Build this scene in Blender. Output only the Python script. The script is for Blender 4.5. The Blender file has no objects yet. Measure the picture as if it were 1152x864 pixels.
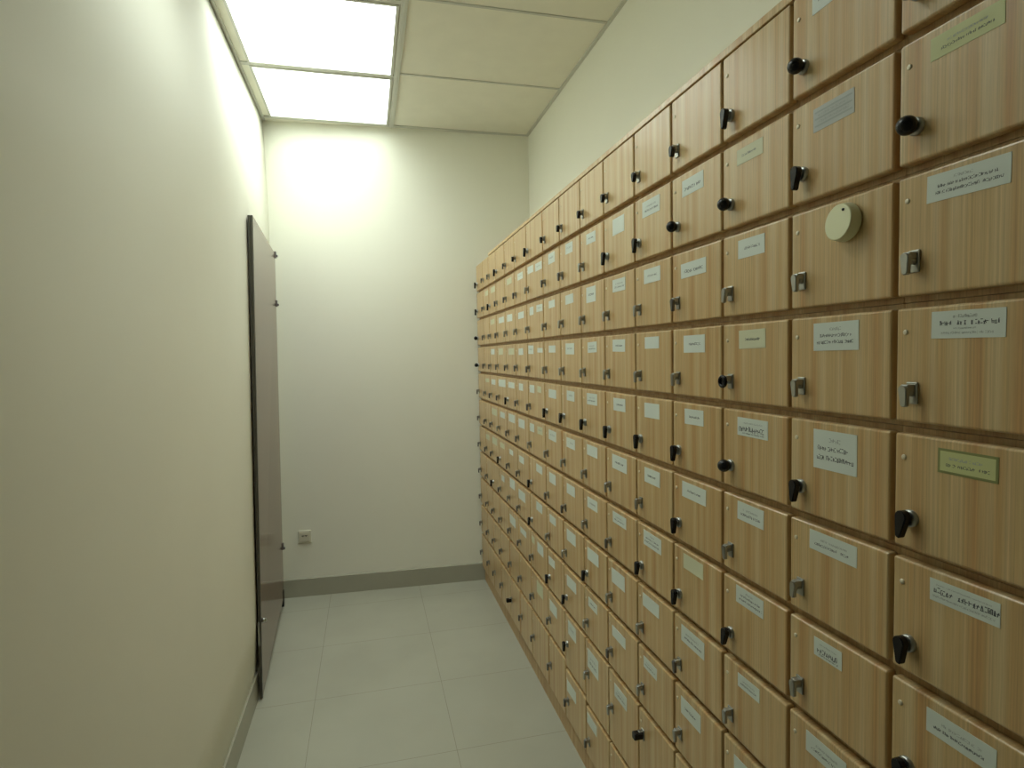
import bpy, bmesh, math, random
from mathutils import Vector, Matrix

# ------------------------------------------------------------------ camera, light, exposure
S = 0.7                      # metres per fitted unit
FZ = -2.107                  # floor height in fitted units (camera at 0)
scene = bpy.context.scene
COL = scene.collection

def W(x, y, z):
    """fitted units (camera origin) -> world metres, floor at z = 0"""
    return Vector((x * S, y * S, (z - FZ) * S))

cam_data = bpy.data.cameras.new('camera')
cam_data.sensor_fit = 'HORIZONTAL'
cam_data.sensor_width = 36.0
cam_data.lens = 659.4 / 1152 * 36.0
cam_data.clip_start = 0.02
cam = bpy.data.objects.new('camera', cam_data)
COL.objects.link(cam)
F = Vector((0.23936509, 0.96968491, -0.04914804)).normalized()
R = Vector((0.97047061, -0.24050156, -0.01859569)).normalized()
U = R.cross(F).normalized()
R = F.cross(U).normalized()
m = Matrix((R, U, -F)).transposed().to_4x4()
m.translation = W(0, 0, 0)
cam.matrix_world = m
scene.camera = cam

world = bpy.data.worlds.new('world')
scene.world = world
world.use_nodes = True
world.node_tree.nodes['Background'].inputs[0].default_value = (0.80, 0.85, 0.62, 1)
world.node_tree.nodes['Background'].inputs[1].default_value = 0.10
LIGHT_COLOR = (0.905, 1.0, 0.945, 1)
LIGHT_STRENGTH = 9.8     # straight down; a prismatic panel throws less light sideways
scene.view_settings.view_transform = 'Standard'
scene.view_settings.look = 'None'
scene.view_settings.gamma = 1
scene.view_settings.use_curve_mapping = False
scene.view_settings.exposure = 0.0

random.seed(7)

# ------------------------------------------------------------------ materials
def new_mat(name):
    mt = bpy.data.materials.new(name)
    mt.use_nodes = True
    nt = mt.node_tree
    return mt, nt, nt.nodes['Principled BSDF']

def plain(name, col, rough=0.5, metal=0.0, noise=0.06, scale=12.0, bump=0.0, spec=0.5, coat=0.0):
    mt, nt, b = new_mat(name)
    N, L = nt.nodes, nt.links
    tc = N.new('ShaderNodeTexCoord')
    nz = N.new('ShaderNodeTexNoise'); nz.inputs['Scale'].default_value = scale
    nz.inputs['Detail'].default_value = 4
    L.new(tc.outputs['Object'], nz.inputs['Vector'])
    mx = N.new('ShaderNodeMix'); mx.data_type = 'RGBA'
    mx.inputs[6].default_value = (*[c * (1 - noise) for c in col], 1)
    mx.inputs[7].default_value = (*[min(1, c * (1 + noise)) for c in col], 1)
    L.new(nz.outputs['Fac'], mx.inputs[0])
    L.new(mx.outputs[2], b.inputs['Base Color'])
    b.inputs['Roughness'].default_value = rough
    b.inputs['Metallic'].default_value = metal
    b.inputs['Specular IOR Level'].default_value = spec
    b.inputs['Coat Weight'].default_value = coat
    if bump:
        n2 = N.new('ShaderNodeTexNoise'); n2.inputs['Scale'].default_value = 160
        n2.inputs['Detail'].default_value = 3
        L.new(tc.outputs['Object'], n2.inputs['Vector'])
        bp = N.new('ShaderNodeBump'); bp.inputs['Strength'].default_value = bump
        bp.inputs['Distance'].default_value = 0.002
        L.new(n2.outputs['Fac'], bp.inputs['Height'])
        L.new(bp.outputs[0], b.inputs['Normal'])
    return mt

def wood(name, cols, rough=0.3, spec=0.5, seed=0.0):
    """straight vertical-grain laminate; stripes run along Z, vary along Y; offset per object"""
    mt, nt, b = new_mat(name)
    N, L = nt.nodes, nt.links
    tc = N.new('ShaderNodeTexCoord')
    oi = N.new('ShaderNodeObjectInfo')
    mul = N.new('ShaderNodeMath'); mul.operation = 'MULTIPLY'; mul.inputs[1].default_value = 37.0
    L.new(oi.outputs['Random'], mul.inputs[0])
    cmb = N.new('ShaderNodeCombineXYZ')
    L.new(mul.outputs[0], cmb.inputs[1])
    add = N.new('ShaderNodeVectorMath'); add.operation = 'ADD'
    L.new(tc.outputs['Object'], add.inputs[0]); L.new(cmb.outputs[0], add.inputs[1])
    def band(sy, sz, det):
        mp = N.new('ShaderNodeMapping'); mp.inputs['Scale'].default_value = (1, sy, sz)
        mp.inputs['Location'].default_value = (seed, seed, 0)
        L.new(add.outputs[0], mp.inputs['Vector'])
        nz = N.new('ShaderNodeTexNoise'); nz.inputs['Scale'].default_value = 1
        nz.inputs['Detail'].default_value = det
        L.new(mp.outputs[0], nz.inputs['Vector'])
        return nz
    broad = band(42, 0.7, 1.5)
    fine = band(330, 2.0, 3)
    grain = band(900, 22, 2)
    r1 = N.new('ShaderNodeValToRGB')
    r1.color_ramp.elements[0].position = 0.32; r1.color_ramp.elements[0].color = (*cols[0], 1)
    r1.color_ramp.elements[1].position = 0.68; r1.color_ramp.elements[1].color = (*cols[2], 1)
    e = r1.color_ramp.elements.new(0.5); e.color = (*cols[1], 1)
    L.new(broad.outputs['Fac'], r1.inputs[0])
    def overlay(src, nz, lo, hi, fac):
        mr = N.new('ShaderNodeMapRange')
        mr.inputs['From Min'].default_value = 0.3; mr.inputs['From Max'].default_value = 0.7
        mr.inputs['To Min'].default_value = lo; mr.inputs['To Max'].default_value = hi
        L.new(nz.outputs['Fac'], mr.inputs['Value'])
        vm = N.new('ShaderNodeVectorMath'); vm.operation = 'SCALE'
        L.new(src, vm.inputs[0]); L.new(mr.outputs[0], vm.inputs['Scale'])
        return vm.outputs[0]
    c = overlay(r1.outputs[0], fine, 0.84, 1.16, 1)
    c = overlay(c, grain, 0.93, 1.07, 1)
    L.new(c, b.inputs['Base Color'])
    b.inputs['Roughness'].default_value = rough
    b.inputs['Specular IOR Level'].default_value = spec
    return mt

M = {}
M['wall'] = plain('cream_wall_paint', (0.89, 0.885, 0.765), 0.6, noise=0.025, scale=2.5, bump=0.06, spec=0.35)
M['ceiling'] = plain('ceiling_board', (0.86, 0.84, 0.72), 0.8, noise=0.05, scale=9, bump=0.15, spec=0.2)
M['grid'] = plain('ceiling_grid_metal', (0.60, 0.60, 0.53), 0.35, noise=0.03)
M['base'] = plain('baseboard_tile', (0.40, 0.39, 0.31), 0.25, noise=0.06, scale=6)
M['wood'] = wood('locker_laminate', [(0.54, 0.305, 0.120), (0.60, 0.410, 0.190), (0.66, 0.500, 0.270)], 0.28, 0.8)
M['carcass'] = wood('carcass_laminate', [(0.47, 0.28, 0.13), (0.53, 0.35, 0.17), (0.57, 0.41, 0.21)], 0.45)
M['chrome'] = plain('dull_chrome', (0.40, 0.41, 0.40), 0.30, metal=1.0, noise=0.05)
M['dark'] = plain('dark_gunmetal', (0.16, 0.155, 0.16), 0.3, metal=0.8, noise=0.08)
M['black'] = plain('black_plastic', (0.008, 0.008, 0.010), 0.25, noise=0.1, spec=0.3)
M['cap'] = plain('screw_cap', (0.80, 0.72, 0.55), 0.3, metal=0.2)
M['paper'] = plain('white_paper', (0.72, 0.78, 0.72), 0.5, noise=0.02)
M['pale'] = plain('faded_paper', (0.68, 0.68, 0.48), 0.5, noise=0.04)
M['yellow'] = plain('yellow_card', (0.60, 0.62, 0.30), 0.3, noise=0.03)
M['green'] = plain('green_border', (0.25, 0.27, 0.10), 0.4)
M['grey'] = plain('grey_card', (0.50, 0.52, 0.50), 0.35)
M['ink'] = plain('ink', (0.09, 0.10, 0.11), 0.6)
M['faint'] = plain('faint_ink', (0.40, 0.43, 0.41), 0.6)
M['disc'] = plain('cream_plastic', (0.80, 0.80, 0.52), 0.35, noise=0.02)
M['panel'] = plain('brown_laminate', (0.17, 0.088, 0.055), 0.16, noise=0.06, scale=3, spec=0.28)
M['trim_metal'] = plain('panel_edge_metal', (0.12, 0.115, 0.10), 0.35, metal=0.7)
M['socket'] = plain('socket_plastic', (0.66, 0.64, 0.52), 0.35, noise=0.02)

# floor: large polished tiles with thin joints (pitch .693 units)
def floor_mat():
    mt, nt, b = new_mat('polished_floor_tile')
    N, L = nt.nodes, nt.links
    tc = N.new('ShaderNodeTexCoord')
    sx = N.new('ShaderNodeSeparateXYZ'); L.new(tc.outputs['Object'], sx.inputs[0])
    def joint(out, off, pitch, wdt):
        a = N.new('ShaderNodeMath'); a.operation = 'SUBTRACT'; a.inputs[1].default_value = off
        L.new(out, a.inputs[0])
        md = N.new('ShaderNodeMath'); md.operation = 'FLOORED_MODULO'; md.inputs[1].default_value = pitch
        L.new(a.outputs[0], md.inputs[0])
        lt = N.new('ShaderNodeMath'); lt.operation = 'LESS_THAN'; lt.inputs[1].default_value = wdt
        L.new(md.outputs[0], lt.inputs[0])
        return lt.outputs[0]
    jx = joint(sx.outputs[0], 0.4065 * S, 0.78 * S, 0.0018)
    jy = joint(sx.outputs[1], 3.0284 * S, 0.693 * S, 0.0018)
    mx = N.new('ShaderNodeMath'); mx.operation = 'MAXIMUM'
    L.new(jx, mx.inputs[0]); L.new(jy, mx.inputs[1])
    nz = N.new('ShaderNodeTexNoise'); nz.inputs['Scale'].default_value = 3
    nz.inputs['Detail'].default_value = 5
    L.new(tc.outputs['Object'], nz.inputs['Vector'])
    cr = N.new('ShaderNodeValToRGB')
    cr.color_ramp.elements[0].position = 0.35; cr.color_ramp.elements[0].color = (0.42, 0.415, 0.335, 1)
    cr.color_ramp.elements[1].position = 0.65; cr.color_ramp.elements[1].color = (0.45, 0.445, 0.36, 1)
    L.new(nz.outputs['Fac'], cr.inputs[0])
    mc = N.new('ShaderNodeMix'); mc.data_type = 'RGBA'
    L.new(mx.outputs[0], mc.inputs[0]); L.new(cr.outputs[0], mc.inputs[6])
    mc.inputs[7].default_value = (0.27, 0.26, 0.20, 1)
    L.new(mc.outputs[2], b.inputs['Base Color'])
    b.inputs['Roughness'].default_value = 0.2
    return mt
M['floor'] = floor_mat()

def light_mat():
    mt, nt, b = new_mat('lit_diffuser')
    b.inputs['Base Color'].default_value = (0.9, 0.9, 0.9, 1)
    b.inputs['Emission Color'].default_value = LIGHT_COLOR
    N, L = nt.nodes, nt.links
    g = N.new('ShaderNodeNewGeometry')
    dt = N.new('ShaderNodeVectorMath'); dt.operation = 'DOT_PRODUCT'
    L.new(g.outputs['Normal'], dt.inputs[0]); L.new(g.outputs['Incoming'], dt.inputs[1])
    ab = N.new('ShaderNodeMath'); ab.operation = 'ABSOLUTE'; L.new(dt.outputs['Value'], ab.inputs[0])
    mr = N.new('ShaderNodeMapRange')
    mr.inputs['From Min'].default_value = 0.0; mr.inputs['From Max'].default_value = 1.0
    mr.inputs['To Min'].default_value = LIGHT_STRENGTH * 0.15; mr.inputs['To Max'].default_value = LIGHT_STRENGTH
    pw = N.new('ShaderNodeMath'); pw.operation = 'POWER'; pw.inputs[1].default_value = 1.6
    L.new(ab.outputs[0], pw.inputs[0]); L.new(pw.outputs[0], mr.inputs['Value'])
    L.new(mr.outputs[0], b.inputs['Emission Strength'])
    return mt
M['light'] = light_mat()

# ------------------------------------------------------------------ mesh helpers
def box(bm, lo, hi, mi=0, bevel=0.0, seg=2):
    lo, hi = Vector(lo), Vector(hi)
    vs = [bm.verts.new((x, y, z)) for x in (lo.x, hi.x) for y in (lo.y, hi.y) for z in (lo.z, hi.z)]
    idx = [(0, 1, 3, 2), (4, 6, 7, 5), (0, 4, 5, 1), (2, 3, 7, 6), (0, 2, 6, 4), (1, 5, 7, 3)]
    fs = []
    for f in idx:
        fc = bm.faces.new([vs[i] for i in f]); fc.material_index = mi; fs.append(fc)
    if bevel:
        es = list({e for f in fs for e in f.edges})
        bmesh.ops.bevel(bm, geom=es, offset=bevel, segments=seg, affect='EDGES', profile=0.5)
    return fs

def hexa(bm, pts, mi=0):
    """8 corners: bottom ring 0-3, top ring 4-7"""
    v = [bm.verts.new(p) for p in pts]
    for f in ((3, 2, 1, 0), (4, 5, 6, 7), (0, 1, 5, 4), (1, 2, 6, 5), (2, 3, 7, 6), (3, 0, 4, 7)):
        bm.faces.new([v[i] for i in f]).material_index = mi

def revolve(bm, prof, seg=20, axis='X', origin=(0, 0, 0), mi=0, smooth=True):
    """prof: (distance along axis, radius) pairs; radius 0 at the ends closes it"""
    o = Vector(origin); rings = []
    for a, r in prof:
        ring = []
        n = 1 if r == 0 else seg
        for i in range(n):
            t = 2 * math.pi * i / seg
            c, s = math.cos(t) * r, math.sin(t) * r
            p = {'X': (a, c, s), 'Y': (c, a, s), 'Z': (c, s, a)}[axis]
            ring.append(bm.verts.new(o + Vector(p)))
        rings.append(ring)
    for a, b2 in zip(rings, rings[1:]):
        for i in range(seg):
            j = (i + 1) % seg
            if len(a) == 1 and len(b2) == 1: continue
            if len(a) == 1: f = bm.faces.new((a[0], b2[i], b2[j]))
            elif len(b2) == 1: f = bm.faces.new((a[i], b2[0], a[j]))
            else: f = bm.faces.new((a[i], b2[i], b2[j], a[j]))
            f.material_index = mi; f.smooth = smooth

def mesh(name, bm, mats):
    bmesh.ops.recalc_face_normals(bm, faces=bm.faces)
    me = bpy.data.meshes.new(name); bm.to_mesh(me); bm.free()
    for mt in (mats if isinstance(mats, (list, tuple)) else [mats]): me.materials.append(mt)
    return me

def obj(name, me, parent=None, loc=(0, 0, 0)):
    o = bpy.data.objects.new(name, me); COL.objects.link(o)
    o.location = loc
    if parent: o.parent = parent
    return o

def thing(name, label, cat, loc, group=None):
    o = bpy.data.objects.new(name, None); COL.objects.link(o)
    o.empty_display_size = 0.05
    o.location = loc; o['label'] = label; o['category'] = cat
    if group: o['group'] = group
    return o

def tag(o, label, cat, group=None):
    o['label'] = label; o['category'] = cat
    if group: o['group'] = group
    return o

def struct(name, bm, mt):
    o = obj(name, mesh(name, bm, mt)); o['kind'] = 'structure'; return o

# ------------------------------------------------------------------ room shell
def YB(x): return 5.405 - 0.045 * x          # back wall, slightly out of square
CZ = 2.031
YN = -3.2                                    # corridor continues behind the camera
XR = 1.515
T = 0.15
def slab(pts_in, direction):
    bm = bmesh.new()
    d = Vector(direction)
    a = [W(*p) for p in pts_in]
    hexa(bm, a + [p + d for p in a])
    return bm
struct('floor', slab([(-1.0, YN - .1, FZ), (1.75, YN - .1, FZ), (1.75, 5.6, FZ), (-1.0, 5.6, FZ)], (0, 0, -0.1)), M['floor'])
struct('ceiling', slab([(-1.0, YN - .1, CZ), (1.75, YN - .1, CZ), (1.75, 5.6, CZ), (-1.0, 5.6, CZ)], (0, 0, 0.1)), M['ceiling'])
struct('wall_back', slab([(-1.0, YB(-1.0), FZ), (1.75, YB(1.75), FZ), (1.75, YB(1.75), CZ), (-1.0, YB(-1.0), CZ)], (0, T, 0)), M['wall'])
struct('wall_right', slab([(XR, YN, FZ), (XR, 5.35, FZ), (XR, 5.35, CZ), (XR, YN, CZ)], (T, 0, 0)), M['wall'])
struct('wall_front', slab([(-1.0, YN, FZ), (1.75, YN, FZ), (1.75, YN, CZ), (-1.0, YN, CZ)], (0, -T, 0)), M['wall'])
# plaster that is not quite true: it swells at mid height and steps back behind the brown panel
ZL = [FZ, -1.6, -1.0, -.4, .2, .6, .9, 1.2, 1.5, 1.8, CZ]
XNEAR = [-.738, -.708, -.700, -.690, -.680, -.674, -.672, -.700, -.735, -.770, -.800]
XFAR = [-.752, -.757, -.762, -.767, -.770, -.768, -.677, -.703, -.738, -.771, -.800]
XEND = [-.800, -.800, -.798, -.795, -.790, -.785, -.782, -.782, -.786, -.793, -.800]
bm = bmesh.new()
ring = [(YN, XNEAR), (3.875, XNEAR), (3.93, XFAR), (YB(-.8) + .02, XEND)]
grid = [[bm.verts.new(W(x, y, z)) for x, z in zip(xs, ZL)] for y, xs in ring]
out = [(bm.verts.new(W(-1.0, y, FZ)), bm.verts.new(W(-1.0, y, CZ))) for y, xs in ring]
for i in range(3):
    for j in range(10):
        f = bm.faces.new((grid[i][j], grid[i + 1][j], grid[i + 1][j + 1], grid[i][j + 1])); f.smooth = (i != 1)
    bm.faces.new((out[i][0], out[i + 1][0], out[i + 1][1], out[i][1]))
    bm.faces.new((grid[i][0], grid[i + 1][0], out[i + 1][0], out[i][0]))
    bm.faces.new((grid[i][-1], grid[i + 1][-1], out[i + 1][1], out[i][1]))
for i in (0, 3): bm.faces.new(grid[i] + [out[i][1], out[i][0]])
for e in bm.edges:
    if len(e.link_faces) == 2 and e.calc_face_angle(0) > .5: e.smooth = False
struct('wall_left', bm, M['wall'])

# baseboards with a lighter sloping top edge
BZ = -1.946
bm = bmesh.new()
hexa(bm, [W(-.738, YN, FZ), W(-.716, YN, FZ), W(-.716, 3.875, FZ), W(-.738, 3.875, FZ),
          W(-.738, YN, BZ), W(-.718, YN, BZ - .008), W(-.718, 3.875, BZ - .008), W(-.738, 3.875, BZ)])
struct('baseboard_left', bm, M['base'])
bm = bmesh.new()
hexa(bm, [W(-.79, YB(-.79) - .022, FZ), W(1.04, YB(1.04) - .022, FZ), W(1.04, YB(1.04), FZ), W(-.79, YB(-.79), FZ),
          W(-.79, YB(-.79) - .018, BZ - .006), W(1.04, YB(1.04) - .018, BZ - .006), W(1.04, YB(1.04), BZ), W(-.79, YB(-.79), BZ)])
struct('baseboard_back', bm, M['base'])

# suspended ceiling grid
def bar(n, x0, x1, y0, y1, dz=0.006, step=True):
    bm = bmesh.new()
    a, b2 = W(x0, y0, CZ), W(x1, y1, CZ)
    box(bm, (a.x, a.y, a.z - dz), (b2.x, b2.y, b2.z + 0.001))
    # narrow raised rib along the middle
    if step:
        if abs(b2.x - a.x) < abs(b2.y - a.y):
            c = (a.x + b2.x) / 2; box(bm, (c - .004, a.y, a.z - dz - .003), (c + .004, b2.y, a.z - dz + .0005))
        else:
            c = (a.y + b2.y) / 2; box(bm, (a.x, c - .004, a.z - dz - .003), (b2.x, c + .004, a.z - dz + .0005))
    struct('trim_%d' % n, bm, M['grid'])
P_Y = 0.917
ys = [4.385 - i * P_Y for i in range(0, 9)]
n = 1
bar(n, .250, .292, YN, YB(.3) - .03, .007); n += 1
bar(n, -.792, -.775, YN, YB(-.8) - .03, .007, False); n += 1
bar(n, 1.492, 1.515, YN, YB(1.5) - .03, .007, False); n += 1
bar(n, -.80, 1.515, 5.318, 5.355, .006, False); n += 1
for y in ys:
    bar(n, -.775, .25, y + .012, y + .052, .005, False); n += 1
    bar(n, .292, 1.492, y - .030, y - .012, .004, False); n += 1

def ceiling_light(y0, y1, label):
    x0, x1 = -.725, .243
    c = W((x0 + x1) / 2, (y0 + y1) / 2, CZ)
    t = thing('ceiling_light', label, 'light', c, 'square diffuser panels in the ceiling')
    hx, hy = (x1 - x0) / 2 * S, (y1 - y0) / 2 * S
    fr = .012
    bm = bmesh.new()
    for lo, hi in (((-hx, -hy), (-hx + fr, hy)), ((hx - fr, -hy), (hx, hy)), ((-hx + fr, -hy), (hx - fr, -hy + fr)), ((-hx + fr, hy - fr), (hx - fr, hy))):
        box(bm, (lo[0], lo[1], -.008), (hi[0], hi[1], 0))
    obj('frame', mesh('light_frame', bm, M['grid']), t)
    bm = bmesh.new()
    box(bm, (-hx + fr, -hy + fr, -.005), (hx - fr, hy - fr, 0))
    d = obj('diffuser', mesh('light_diffuser', bm, M['light']), t)
ceiling_light(4.437, 5.315, 'glowing square ceiling light nearest the back wall')
ceiling_light(3.520, 4.397, 'glowing square ceiling light cut by the top edge of photo')
ceiling_light(1.686, 2.563, 'added square fill light overhead, unseen, matching the ceiling panels')  # extra panel added out of view to brighten the near end of the corridor

# ------------------------------------------------------------------ lockers
BND = [.646, .934, 1.2246, 1.504, 1.791, 2.07, 2.366, 2.652, 2.959, 3.26, 3.62, 3.929, 4.222, 4.526, 4.801, 5.049, 5.352]
ROW = [.8235, .58, .333, .0866, -.153, -.397, -.640, -.8825, -1.125, -1.380]
BOTTOM = -1.985
DT = 0.024          # door thickness
GY, GZ = .0055, .0115   # half gaps between doors
# (column from the camera end, row from the top, far y, near y, top z, bottom z, kind)
CARDS = [
(1,3,0.6078,0.5070,0.2157,0.1820,'W3'), (3,9,1.0124,0.9444,-0.8161,-0.8534,'W0'), (1,2,0.6059,0.5170,0.3861,0.3583,'Y2'),
(1,4,0.5986,0.5087,0.0444,0.0106,'W4'), (1,5,0.5870,0.5132,-0.1272,-0.1582,'G2'), (1,6,0.5949,0.5079,-0.2968,-0.3255,'W3b'),
(1,7,0.5967,0.5085,-0.4708,-0.5023,'W2'), (2,1,0.8093,0.7683,0.5613,0.5266,'W1'), (2,2,0.8053,0.7249,0.3798,0.3436,'S2'),
(2,4,0.8017,0.7124,0.0419,-0.0019,'W3'), (2,5,0.8002,0.7135,-0.1278,-0.1903,'W3'), (2,6,0.8077,0.7118,-0.2946,-0.3266,'W2'),
(2,7,0.7961,0.7385,-0.4693,-0.4994,'W2b'), (2,8,0.8129,0.7278,-0.6389,-0.6740,'W2'), (3,2,1.0033,0.9278,0.3822,0.3534,'P1'),
(3,3,0.9995,0.9221,0.2109,0.1759,'W1'), (3,4,0.9967,0.9196,0.0394,0.0044,'P1'), (3,5,1.0014,0.9120,-0.1283,-0.1633,'W2b'),
(3,6,1.0014,0.9231,-0.2942,-0.3300,'W2'), (3,7,1.0057,0.9234,-0.4635,-0.4979,'W3'), (3,8,1.0001,0.9340,-0.6391,-0.6659,'W2'),
(4,2,1.2044,1.1190,0.3824,0.3467,'W1b'), (4,3,1.2111,1.1101,0.1990,0.1665,'W1b'), (4,4,1.2006,1.1153,0.0367,-0.0017,'W1'),
(4,5,1.1975,1.1212,-0.1280,-0.1622,'W1'), (4,6,1.2100,1.1121,-0.2976,-0.3334,'W1'), (4,7,1.2054,1.1240,-0.4655,-0.4997,'P0'),
(4,8,1.2167,1.1200,-0.6387,-0.6777,'W2'), (4,9,1.2197,1.1357,-0.8129,-0.8545,'W1'), (5,2,1.4009,1.3087,0.3839,0.3444,'W2'),
(5,3,1.3942,1.3082,0.2120,0.1760,'W1'), (5,4,1.3923,1.3171,0.0398,0.0100,'W0'), (5,5,1.3970,1.3175,-0.1292,-0.1670,'W0'),
(5,6,1.3997,1.3161,-0.2993,-0.3377,'W1'), (5,7,1.4074,1.3120,-0.4677,-0.5068,'W3'), (5,8,1.4152,1.3255,-0.6407,-0.6757,'W0'),
(5,9,1.4131,1.3394,-0.8134,-0.8442,'W2'), (6,2,1.5888,1.5115,0.3831,0.3374,'W0'), (6,3,1.5931,1.5073,0.2112,0.1756,'W2'),
(6,4,1.5974,1.5129,0.0393,0.0041,'W1'), (6,5,1.5955,1.5142,-0.1298,-0.1664,'W1'), (6,6,1.6083,1.5087,-0.2980,-0.3399,'W1'),
(6,7,1.6089,1.5153,-0.4691,-0.5017,'W2'), (6,8,1.6208,1.5292,-0.6445,-0.6882,'W0'), (6,9,1.6215,1.5281,-0.8234,-0.8554,'W0'),
(6,10,1.6094,1.5226,-0.9968,-1.0371,'W2'), (7,2,1.7976,1.7204,0.3828,0.3497,'W1'), (7,3,1.8034,1.7233,0.2134,0.1641,'W1'),
(7,4,1.7970,1.7202,0.0375,0.0036,'W2'), (7,5,1.8088,1.7216,-0.1281,-0.1649,'W2'), (7,6,1.8145,1.7242,-0.2981,-0.3331,'W0'),
(7,7,1.8166,1.7292,-0.4730,-0.5084,'W1'), (7,8,1.8224,1.7248,-0.6449,-0.6856,'W0'), (7,9,1.8192,1.7414,-0.8146,-0.8460,'W1'),
(7,10,1.8322,1.7373,-0.9976,-1.0635,'W2'), (7,11,1.8431,1.7582,-1.2288,-1.2654,'W0'), (8,2,2.0019,1.9290,0.3896,0.3531,'W1'),
(8,3,2.0097,1.9288,0.2098,0.1776,'W0'), (8,4,2.0155,1.9256,0.0381,-0.0010,'W1'), (8,5,2.0090,1.9304,-0.1312,-0.1666,'W1'),
(8,6,2.0193,1.9312,-0.3020,-0.3379,'W1'), (8,7,2.0235,1.9375,-0.4718,-0.5083,'W0'), (8,8,2.0307,1.9367,-0.6430,-0.6852,'W0'),
(8,9,2.0381,1.9388,-0.8182,-0.8584,'W0'), (8,10,2.0299,1.9476,-0.9884,-1.0409,'W1'), (8,11,2.0533,1.9559,-1.2272,-1.2709,'W0'),
(9,2,2.2065,2.1261,0.3899,0.3499,'W1'), (9,3,2.2086,2.1343,0.2085,0.1804,'W0'), (9,4,2.2176,2.1339,0.0346,0.0072,'W0'),
(9,5,2.2265,2.1335,-0.1374,-0.1707,'W0'), (9,6,2.2348,2.1410,-0.2995,-0.3390,'W1'), (9,7,2.2381,2.1541,-0.4714,-0.5114,'W0'),
(9,8,2.2414,2.1620,-0.6433,-0.6751,'W0'), (9,9,2.2617,2.1825,-0.8214,-0.8538,'W0'), (9,10,2.2559,2.1645,-1.0018,-1.0464,'W0'),
(10,2,2.5084,2.4212,0.3836,0.3535,'W0'), (10,2,2.3879,2.2948,0.3802,0.3486,'W1'), (10,3,2.4856,2.4273,0.2070,0.1720,'W0'),
(10,3,2.3815,2.2942,0.2071,0.1782,'W1'), (10,4,2.5190,2.4373,0.0407,0.0037,'W1'), (10,4,2.3774,2.3015,0.0279,0.0086,'W0'),
(10,5,2.5071,2.4344,-0.1321,-0.1662,'W0'), (10,5,2.3868,2.3302,-0.1327,-0.1593,'P0'), (10,6,2.5134,2.4467,-0.3033,-0.3391,'W0'),
(10,6,2.3968,2.3216,-0.3038,-0.3369,'P1'), (10,7,2.4236,2.3344,-0.4702,-0.5040,'W0'), (10,8,2.4313,2.3434,-0.6364,-0.6738,'W0'),
(10,9,2.5155,2.4703,-0.8132,-0.8424,'P0'), (10,9,2.4266,2.3390,-0.8145,-0.8585,'W0'), (10,10,2.4479,2.3526,-0.9923,-1.0467,'P0'),
(11,2,2.6877,2.5935,0.3797,0.3488,'W1'), (11,3,2.6877,2.5859,0.1990,0.1685,'W0'), (11,4,2.6919,2.6092,0.0310,0.0002,'W0'),
(11,5,2.6959,2.6227,-0.1338,-0.1670,'W0'), (11,6,2.7160,2.6066,-0.3030,-0.3436,'W0'), (11,7,2.7154,2.6306,-0.4811,-0.5132,'W0'),
(11,8,2.7408,2.6190,-0.6489,-0.6941,'W0'), (11,9,2.7189,2.6104,-0.8293,-0.8572,'W0'), (12,2,2.9044,2.8040,0.3830,0.3525,'P0'),
(12,3,2.9130,2.8034,0.2038,0.1688,'W0'), (12,4,2.8965,2.7821,0.0342,0.0025,'P0'), (12,5,2.9102,2.7859,-0.1357,-0.1643,'W0'),
(12,6,2.9142,2.7925,-0.2978,-0.3376,'W0'), (12,7,2.9137,2.8399,-0.4808,-0.5063,'W0'), (12,8,2.9195,2.8141,-0.6298,-0.6778,'W0'),
(12,9,2.9318,2.8136,-0.8234,-0.8684,'W0'), (13,3,3.1073,2.9835,0.2025,0.1727,'W0'), (13,4,3.1222,3.0197,0.0377,0.0037,'P0'),
(13,5,3.1373,2.9789,-0.1294,-0.1678,'W0'), (13,6,3.1149,3.0089,-0.3049,-0.3357,'W0'), (13,7,3.1300,3.0292,-0.4750,-0.5023,'P0'),
(13,8,3.1112,3.0445,-0.6526,-0.6840,'W0'), (14,2,3.2978,3.1883,0.3848,0.3536,'P0'), (14,3,3.3235,3.2156,0.2048,0.1770,'P0'),
(14,4,3.3246,3.2311,0.0368,0.0064,'W0'), (14,5,3.3299,3.2249,-0.1362,-0.1662,'W0'), (14,6,3.3347,3.1963,-0.3041,-0.3410,'P0'),
(14,7,3.3433,3.2114,-0.4721,-0.5111,'P0'), (15,2,3.4598,3.3794,0.3828,0.3542,'P0'), (15,5,3.5021,3.3984,-0.1363,-0.1593,'P0'),
(15,7,3.5296,3.4243,-0.4792,-0.5098,'P0')
]
# latch of each locker, rows 1-11, one string per column from the camera end
LATCH = ['BBGGPPPGGGG', 'BPGGPGGGGPG', 'PBGRBGPGGPG', 'KBDGPPPDGGP', 'KPGGPGPGGXG', 'KPGGPGDGDGG',
         'KGGGPGGPGGD', 'KDGGPGDGPPD', 'KDGGPGDGPDD', 'PGGDDGPPDDD', 'KDGDDDDDDDD', 'DDGDPDDGDDX',
         'PDDDDGPDDDD', 'DPGDDDDPDDD', 'DDDDGDDDDDD', 'PPBBDDDDDDD']

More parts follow.
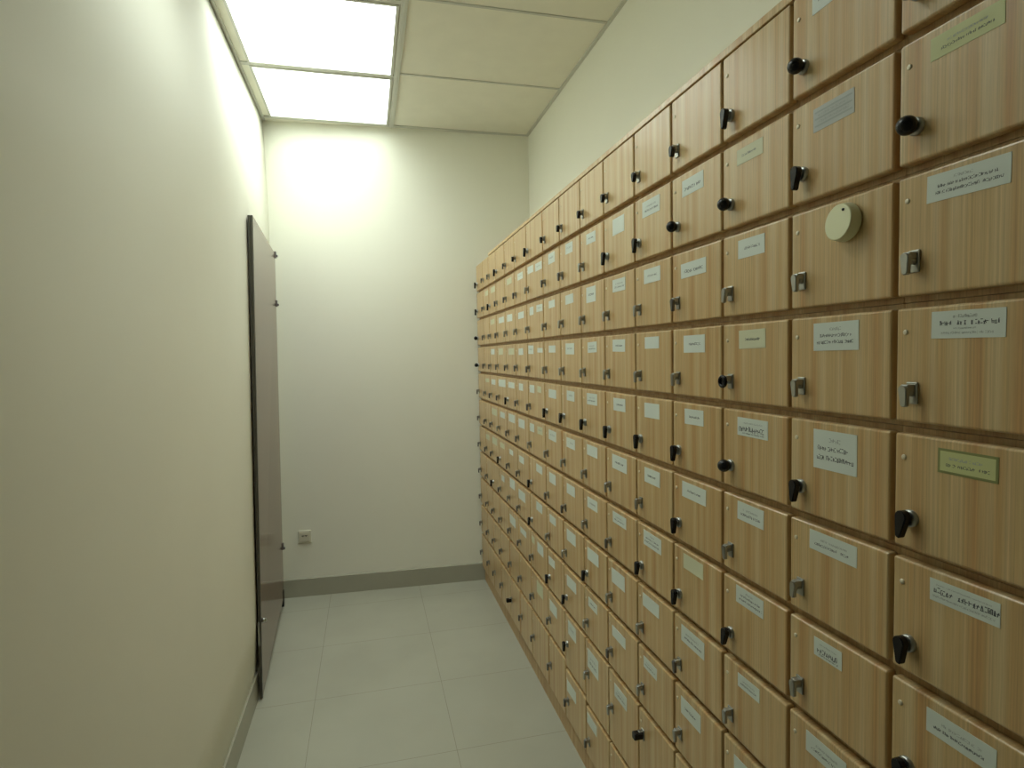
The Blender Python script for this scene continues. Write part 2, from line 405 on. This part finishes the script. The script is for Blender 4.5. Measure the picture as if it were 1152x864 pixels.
MM = .001
def lock_meshes():
    out = {}
    bm = bmesh.new()
    box(bm, (-.003, -.008, -.0145), (0, .008, .0145), bevel=.0012)
    box(bm, (-.0150, -.0055, .002), (-.0025, .0055, .0115), bevel=.0012)
    revolve(bm, [(-.014, 0), (-.014, .0045), (-.0025, .0048)], 14)
    out['plate'] = mesh('latch_plate', bm, M['chrome'])
    bm = bmesh.new()
    revolve(bm, [(-.006, 0), (-.006, .0095), (-.0045, .0115), (0, .0115)], 24)
    revolve(bm, [(-.012, 0), (-.012, .0055), (-.0055, .0055)], 14)
    out['round'] = mesh('latch_plate_round', bm, M['chrome'])
    def lever(mt, top, bot, z1, x0, x1, wt, wb, nm):
        """tapering hanging lever with a rounded top, as one swept outline"""
        bm = bmesh.new()
        prof = [(wt * math.cos(a * math.pi / 10), top + wt * math.sin(a * math.pi / 10)) for a in range(0, 11)]
        prof += [(-wb, z1 + .002), (-wb * .5, z1), (wb * .5, z1), (wb, z1 + .002)]
        xs = [(x0, .82), (x0 + .0015, 1.0), (x1, 1.0)]
        rings = []
        for x, k in xs: rings.append([bm.verts.new((x, y * k, top + (z - top) * (k if k == 1 else .95))) for y, z in prof])
        n = len(prof)
        for a, b in zip(rings, rings[1:]):
            for i in range(n): bm.faces.new((a[i], a[(i + 1) % n], b[(i + 1) % n], b[i]))
        bm.faces.new(rings[0]); bm.faces.new(rings[-1])
        return mesh(nm, bm, mt)
    out['G'] = lever(M['chrome'], .004, 0, -.018, -.0185, -.0125, .0066, .0042, 'chrome_lever')
    out['D'] = lever(M['dark'], .003, 0, -.019, -.0190, -.0125, .0068, .0040, 'dark_lever')
    out['P'] = lever(M['black'], .003, 0, -.026, -.0200, -.0105, .0088, .0032, 'black_lever')
    out['K'] = lever(M['black'], .002, 0, -.014, -.0200, -.0105, .0080, .0045, 'short_black_lever')
    bm = bmesh.new()
    prof = [(-.0287, 0)] + [(-.0165 - .0122 * math.cos(a * math.pi / 14), .0125 * math.sin(a * math.pi / 14)) for a in range(1, 12)] + [(-.0065, .0065), (-.0065, 0)]
    revolve(bm, prof, 24)
    out['B'] = mesh('black_ball', bm, M['black'])
    bm = bmesh.new()
    nn, mm = 24, 10
    g = [[bm.verts.new((-.019 + .004 * math.sin(2 * math.pi * j / mm), (.0095 + .0035 * math.cos(2 * math.pi * j / mm)) * math.cos(2 * math.pi * i / nn),
          (.0095 + .0035 * math.cos(2 * math.pi * j / mm)) * math.sin(2 * math.pi * i / nn))) for j in range(mm)] for i in range(nn)]
    for i in range(nn):
        for j in range(mm):
            f = bm.faces.new((g[i][j], g[(i + 1) % nn][j], g[(i + 1) % nn][(j + 1) % mm], g[i][(j + 1) % mm])); f.smooth = True
    box(bm, (-.020, -.002, -.0085), (-.0155, .002, .0085))
    out['R'] = mesh('black_ring', bm, M['black'])
    bm = bmesh.new()
    box(bm, (-.030, -.009, -.009), (-.004, .009, .009), bevel=.002)
    out['X'] = mesh('black_block', bm, M['black'])
    bm = bmesh.new()
    revolve(bm, [(-.0016, 0), (-.0016, .0022), (-.0010, .0034), (0, .0036)], 14)
    out['cap'] = mesh('keyhole_cap', bm, M['cap'])
    return out
LK = lock_meshes()

def card_mesh(w, h, kind, rnd, detail):
    """thin card facing -X, centred on the origin; printed lines as thin strokes"""
    bm = bmesh.new()
    t = .0006
    face = {'W': 'paper', 'P': 'pale', 'Y': 'yellow', 'G': 'yellow', 'S': 'grey'}[kind[0]]
    mats = [M[face], M['ink'], M['faint'], M['green']]
    box(bm, (-t, -w / 2, -h / 2), (0, w / 2, h / 2), 3 if kind[0] == 'G' else 0)
    def quad(y0, y1, z0, z1, mi, lift=.00012, sl=0.0):
        # y0 > y1 : text runs from +Y to -Y as seen from the corridor
        v = [bm.verts.new((-t - lift, y, z)) for y, z in ((y0, z0), (y1, z0), (y1 - sl, z1), (y0 - sl, z1))]
        f = bm.faces.new(v); f.material_index = mi
        return f
    if kind[0] == 'G':
        quad(w / 2 - .003, -w / 2 + .003, -h / 2 + .003, h / 2 - .003, 0, .00008)
    def line(zc, gh, frac, mi):
        """a run of letter-like strokes"""
        y = w * frac / 2; end = -y
        off = rnd.uniform(-.03, .03) * w
        while y > end:
            gw = gh * rnd.uniform(.45, .75)
            if rnd.random() < .12: y -= gw * .8; continue
            st = gh * .17
            a, b = y + off, y - gw * .8 + off
            k = rnd.randrange(6); sl = gh * rnd.uniform(-.25, .35)
            gh0 = gh; zz = zc + gh * rnd.uniform(-.12, .12)
            if k != 3: quad(a, a - st, zz - gh / 2, zz + gh * rnd.uniform(.2, .5), mi, sl=sl)
            if k in (0, 1, 4): quad(b + st, b, zz - gh / 2, zz + gh * rnd.uniform(.05, .5), mi, sl=-sl)
            if k in (0, 3): quad(a, b, zz + gh / 2 - st, zz + gh / 2, mi)
            if k in (1, 2, 5): quad(a, b, zz - st / 2, zz + st / 2, mi)
            if k in (3, 4): quad(a, b, zz - gh / 2, zz - gh / 2 + st, mi)
            y -= gw
    if kind[0] == 'S':
        for zf in (.30, .02, -.28):
            quad(w * .46, -w * .46, h * zf - h * .035, h * zf + h * .035, 2)
        line(h * .16, h * .10, .7, 2); line(-h * .13, h * .10, .75, 2)
    else:
        nl = int(kind[1]); bold = kind.endswith('b')
        if detail and nl:
            lay = {1: [(0.0, .13, .55, 1)], 2: [(.12, .11, .55, 2), (-.14, .12, .72, 1)],
                   3: [(.26, .10, .25, 2), (.04, .11, .72, 1), (-.20, .11, .80, 1)],
                   4: [(.30, .11, .32, 2), (.06, .16, .80, 1), (-.14, .06, .3, 2), (-.30, .08, .72, 2)]}[nl]
            if bold: lay = {1: [(-.08, .20, .74, 1)], 2: [(.22, .08, .6, 2), (-.12, .26, .84, 1), (-.34, .08, .7, 1)],
                            3: [(.28, .06, .8, 2), (0.02, .24, .9, 1), (-.26, .09, .88, 2)]}[nl]
            for zf, gh, fr, mi in lay: line(h * zf, h * gh, fr, mi)
        elif nl:
            line(h * .05, h * .16, .6, 2)
            if nl > 1: line(-h * .2, h * .12, .66, 2)
    return mesh('name_card', bm, mats)

ORD = ['first', 'second', 'third', 'fourth', 'fifth', 'sixth', 'seventh', 'eighth', 'ninth', 'tenth', 'eleventh',
       'twelfth', 'thirteenth', 'fourteenth', 'fifteenth', 'sixteenth']
LN = {'B': 'black ball knob', 'P': 'black lever', 'G': 'chrome lever', 'D': 'dark metal lever', 'K': 'short black lever', 'R': 'black ring pull', 'X': 'black block latch'}
CN = {'W': 'white card', 'P': 'cream card', 'Y': 'yellow card', 'G': 'green-edged card', 'S': 'grey striped card'}
door_cache, box_cache = {}, {}
for c in range(1, 17):
    y0, y1 = BND[c - 1], BND[c]
    for r in range(1, 12):
        b10 = -1.720 if c <= 7 else (-1.695 if c == 8 else -1.655)
        edges = ROW + [b10, BOTTOM]
        zt, zb = edges[r - 1], edges[r]
        cards = [k for k in CARDS if k[0] == c and k[1] == r]
        lk = LATCH[c - 1][r - 1]
        if not cards: what = 'and no card'
        elif len(cards) == 2: what = 'and two cards'
        else: what = 'and ' + CN[cards[0][6][0]]
        colw = 'farthest column' if c == 16 else ORD[c - 1] + ' column from right'
        roww = ('top row' if r == 1 else 'bottom row' if r == 11 else ORD[r - 1] + ' row down')
        label = 'wooden locker with %s %s, %s, %s' % (LN[lk], what, colw, roww)
        base = W(1 + DT, (y0 + y1) / 2, zb)
        t = thing('locker', label, 'locker', base, 'wooden lockers along the right wall')
        w, h = (y1 - y0) * S, (zt - zb) * S
        # carcass: open-fronted box of boards
        key = (round(w, 4), round(h, 4), r == 1)
        if key not in box_cache:
            bm = bmesh.new(); e = .0004; dp = .33; th = .011
            box(bm, (.0004, -w / 2 + e, e), (dp, w / 2 - e, th))
            box(bm, (.0004, -w / 2 + e, h - th), (dp, w / 2 - e, h - e))
            box(bm, (.0004, -w / 2 + e, th), (dp, -w / 2 + th, h - th))
            box(bm, (.0004, w / 2 - th, th), (dp, w / 2 - e, h - th))
            box(bm, (dp - .006, -w / 2 + th, th), (dp, w / 2 - th, h - th))
            box_cache[key] = mesh('locker_carcass', bm, M['carcass'])
            bm = bmesh.new()
            hw, hh = w / 2 - GY * S, h / 2 - GZ * S
            ht = h / 2 - .003 * S if r == 1 else hh
            box(bm, (-DT * S, -hw, -hh), (0, hw, ht), bevel=.0034, seg=3)
            door_cache[key] = mesh('locker_door', bm, M['wood'])
        obj('carcass', box_cache[key], t)
        d = obj('door', door_cache[key], t, (0, 0, h / 2))
        fx = -DT * S
        yl = w / 2 - .043 * S
        zl = h - (.172 if lk != 'X' or c > 6 else .10) * S
        lp = obj('latch', LK['round' if lk in 'PB' else 'plate'], t, (fx, yl, zl))
        hd = obj('knob' if lk in 'BR' else 'lever', LK[lk], lp)
        if lk in 'GPDK':
            hd.rotation_euler = (random.uniform(-.12, .12) + (.10 if lk == 'P' else 0), 0, 0)
        if lk == 'B' and (c, r) in ((3, 2),):
            pass
        obj('keyhole_cap', LK['cap'], d, (fx, w / 2 - .026 * S, h / 2 - .057 * S))
        rnd = random.Random(c * 100 + r)
        for k in cards:
            cw, chh = k[2] - k[3], k[4] - k[5]
            cm = card_mesh(cw, chh, k[6], rnd, c <= 7)
            cy = (k[2] + k[3]) / 2; cz = (k[4] + k[5]) / 2
            # local to the door
            o = obj('name_card', cm, d, (fx, cy - base.y, cz - FZ * S - base.z - h / 2))
            o.rotation_euler = (rnd.uniform(-.02, .02), 0, 0)
            if k[6][0] != 'W' : o['label'] = {'P': 'cream name card', 'Y': 'yellow laminated name card', 'G': 'yellow name card with dark green edge', 'S': 'grey name card with stripes'}[k[6][0]]

# board on top of the bank and plinth below it
bm = bmesh.new()
a, b2 = W(.999, .646, .8238), W(1.50, 4.80, .845)
o_ = (a + b2) / 2
box(bm, a - o_, b2 - o_, bevel=.0015)
o = obj('top_board', mesh('top_board', bm, M['wood']), None, o_)
tag(o, 'long thin wooden board capping the top row of lockers', 'board')
bm = bmesh.new()
a, b2 = W(1.022, .646, FZ), W(1.49, 5.33, BOTTOM - .0006)
o_ = (a + b2) / 2
box(bm, a - o_, b2 - o_)
o = obj('plinth', mesh('plinth', bm, M['carcass']), None, o_)
tag(o, 'low wooden plinth under the lockers along the floor', 'plinth')

# cream plastic disc stuck on a locker door (second column, third row)
bm = bmesh.new()
pc = W(1.0, 1.050, .268)
revolve(bm, [(0, 0), (0, .0255), (-.004, .0285), (-.0175, .0265), (-.0185, .0255), (-.0185, 0)], 48, smooth=False)
for v in bm.verts:       # the face leans a little, lower on the near side
    if v.co.x < -.01: v.co.x += v.co.z * .08 + v.co.y * .05
disc = obj('plastic_disc', mesh('plastic_disc', bm, M['disc']), None, pc)
tag(disc, 'round cream plastic disc stuck on a locker door', 'disc')
bm = bmesh.new()
revolve(bm, [(0, .002), (-.0035, .002), (-.0035, 0)], 12)
obj('pin_hole', mesh('pin_hole', bm, M['black']), disc, (-.0155, -.010, .016))

# ------------------------------------------------------------------ brown partition panel along the left wall
pb = W(-.72, 4.5, FZ)
t = thing('partition_panel', 'tall brown laminate panel standing against the left wall', 'panel', pb)
def loc(x, y, z): return W(x, y, z) - pb
N_, F_ = 3.83, 5.27
TN, TF = .865, .885       # top height near / far
BN, BF = -2.095, -2.035
def px(y, z, back=0):
    u = (y - N_) / (F_ - N_); v = (z - FZ) / (.87 - FZ)
    xn = -.690 + .052 * v; xf = -.752 + .034 * v
    return xn + (xf - xn) * u - back
bm = bmesh.new()
TH = .026; TB = .013
hexa(bm, [loc(px(N_, BN, TB), N_, BN), loc(px(N_, BN), N_, BN), loc(px(F_, BF), F_, BF), loc(px(F_, BF, TB), F_, BF),
          loc(px(N_, TN, TH), N_, TN), loc(px(N_, TN), N_, TN), loc(px(F_, TF), F_, TF), loc(px(F_, TF, TH), F_, TF)])
obj('board', mesh('panel_board', bm, M['panel']), t)
for k, (a0, a1) in enumerate(((-.001, .012), (.0145, .027))):
    bm = bmesh.new()
    hexa(bm, [loc(px(N_, BN, a1 / 2), N_ - .014, BN), loc(px(N_, BN, a0 / 2), N_ - .014, BN), loc(px(N_, BN, a0 / 2), N_, BN), loc(px(N_, BN, a1 / 2), N_, BN),
              loc(px(N_, TN, a1), N_ - .014, TN), loc(px(N_, TN, a0), N_ - .014, TN), loc(px(N_, TN, a0), N_, TN), loc(px(N_, TN, a1), N_, TN)])
    obj('edge_strip', mesh('panel_edge_strip', bm, M['trim_metal']), t)
def bracket(y, z, sc=1.0):
    bm = bmesh.new()
    x = px(y, z)
    c = loc(x, y, z)
    box(bm, (c.x - .011, c.y - .004, c.z - .019 * sc), (c.x + .006, c.y + .022, c.z + .019 * sc), bevel=.002)
    box(bm, (c.x + .003, c.y - .010, c.z - .015 * sc), (c.x + .015, c.y + .004, c.z - .002 * sc), bevel=.002)
    box(bm, (c.x - .016, c.y - .007, c.z + .006), (c.x - .004, c.y + .002, c.z + .014), bevel=.001)
    obj('bracket', mesh('panel_bracket', bm, M['dark']), t)['label'] = 'dull metal bracket on the far edge'
for y, z in ((F_, .875), (F_, .47), (F_, -1.60)): bracket(y, z)
bm = bmesh.new()
c = loc(px(N_, -1.62), N_ + .02, -1.62)
revolve(bm, [(0, 0), (0, .010), (.010, .010), (.014, .007), (.014, 0)], 16, origin=(c.x, c.y, c.z))
hexa(bm, [(c.x + .010, c.y - .006, c.z - .008), (c.x + .018, c.y - .006, c.z - .008), (c.x + .018, c.y + .012, c.z - .008), (c.x + .010, c.y + .012, c.z - .008),
          (c.x + .010, c.y - .004, c.z + .006), (c.x + .018, c.y - .004, c.z + .006), (c.x + .018, c.y + .008, c.z + .006), (c.x + .010, c.y + .008, c.z + .006)])
lt = obj('latch', mesh('panel_latch', bm, M['chrome']), t)
bm = bmesh.new()
c = loc(px(N_, -1.70), N_ - .0155, -1.70)
box(bm, (c.x - .013, c.y - .002, c.z - .045), (c.x - .005, c.y + .0012, c.z + .060), bevel=.0006)
obj('strike_plate', mesh('panel_strike', bm, M['chrome']), t)
bm = bmesh.new()
c = loc(px(F_, -2.05), F_ - .02, FZ)
box(bm, (c.x - .018, c.y - .014, 0), (c.x + .004, c.y + .016, .095), bevel=.002)
obj('foot', mesh('panel_foot', bm, M['black']), t)

# ------------------------------------------------------------------ wall socket on the back wall
sy = YB(-.58)
c = W(-.580, sy, -1.572)
t = thing('wall_socket', 'small cream socket plate low on the back wall', 'socket', c)
bm = bmesh.new()
box(bm, (-.038, -.010, -.038), (.038, .003, .038), bevel=.003)
obj('plate', mesh('socket_plate', bm, M['socket']), t)
bm = bmesh.new()
box(bm, (-.029, -.013, -.028), (.029, -.009, .028), bevel=.0015)
obj('insert', mesh('socket_insert', bm, M['socket']), t)
bm = bmesh.new()
for x in (-.012, .006):
    box(bm, (x - .006, -.0140, .005), (x + .010, -.0128, .0085))
    box(bm, (x + .001, -.0140, .000), (x + .004, -.0128, .006))
obj('slots', mesh('socket_slots', bm, M['black']), t)
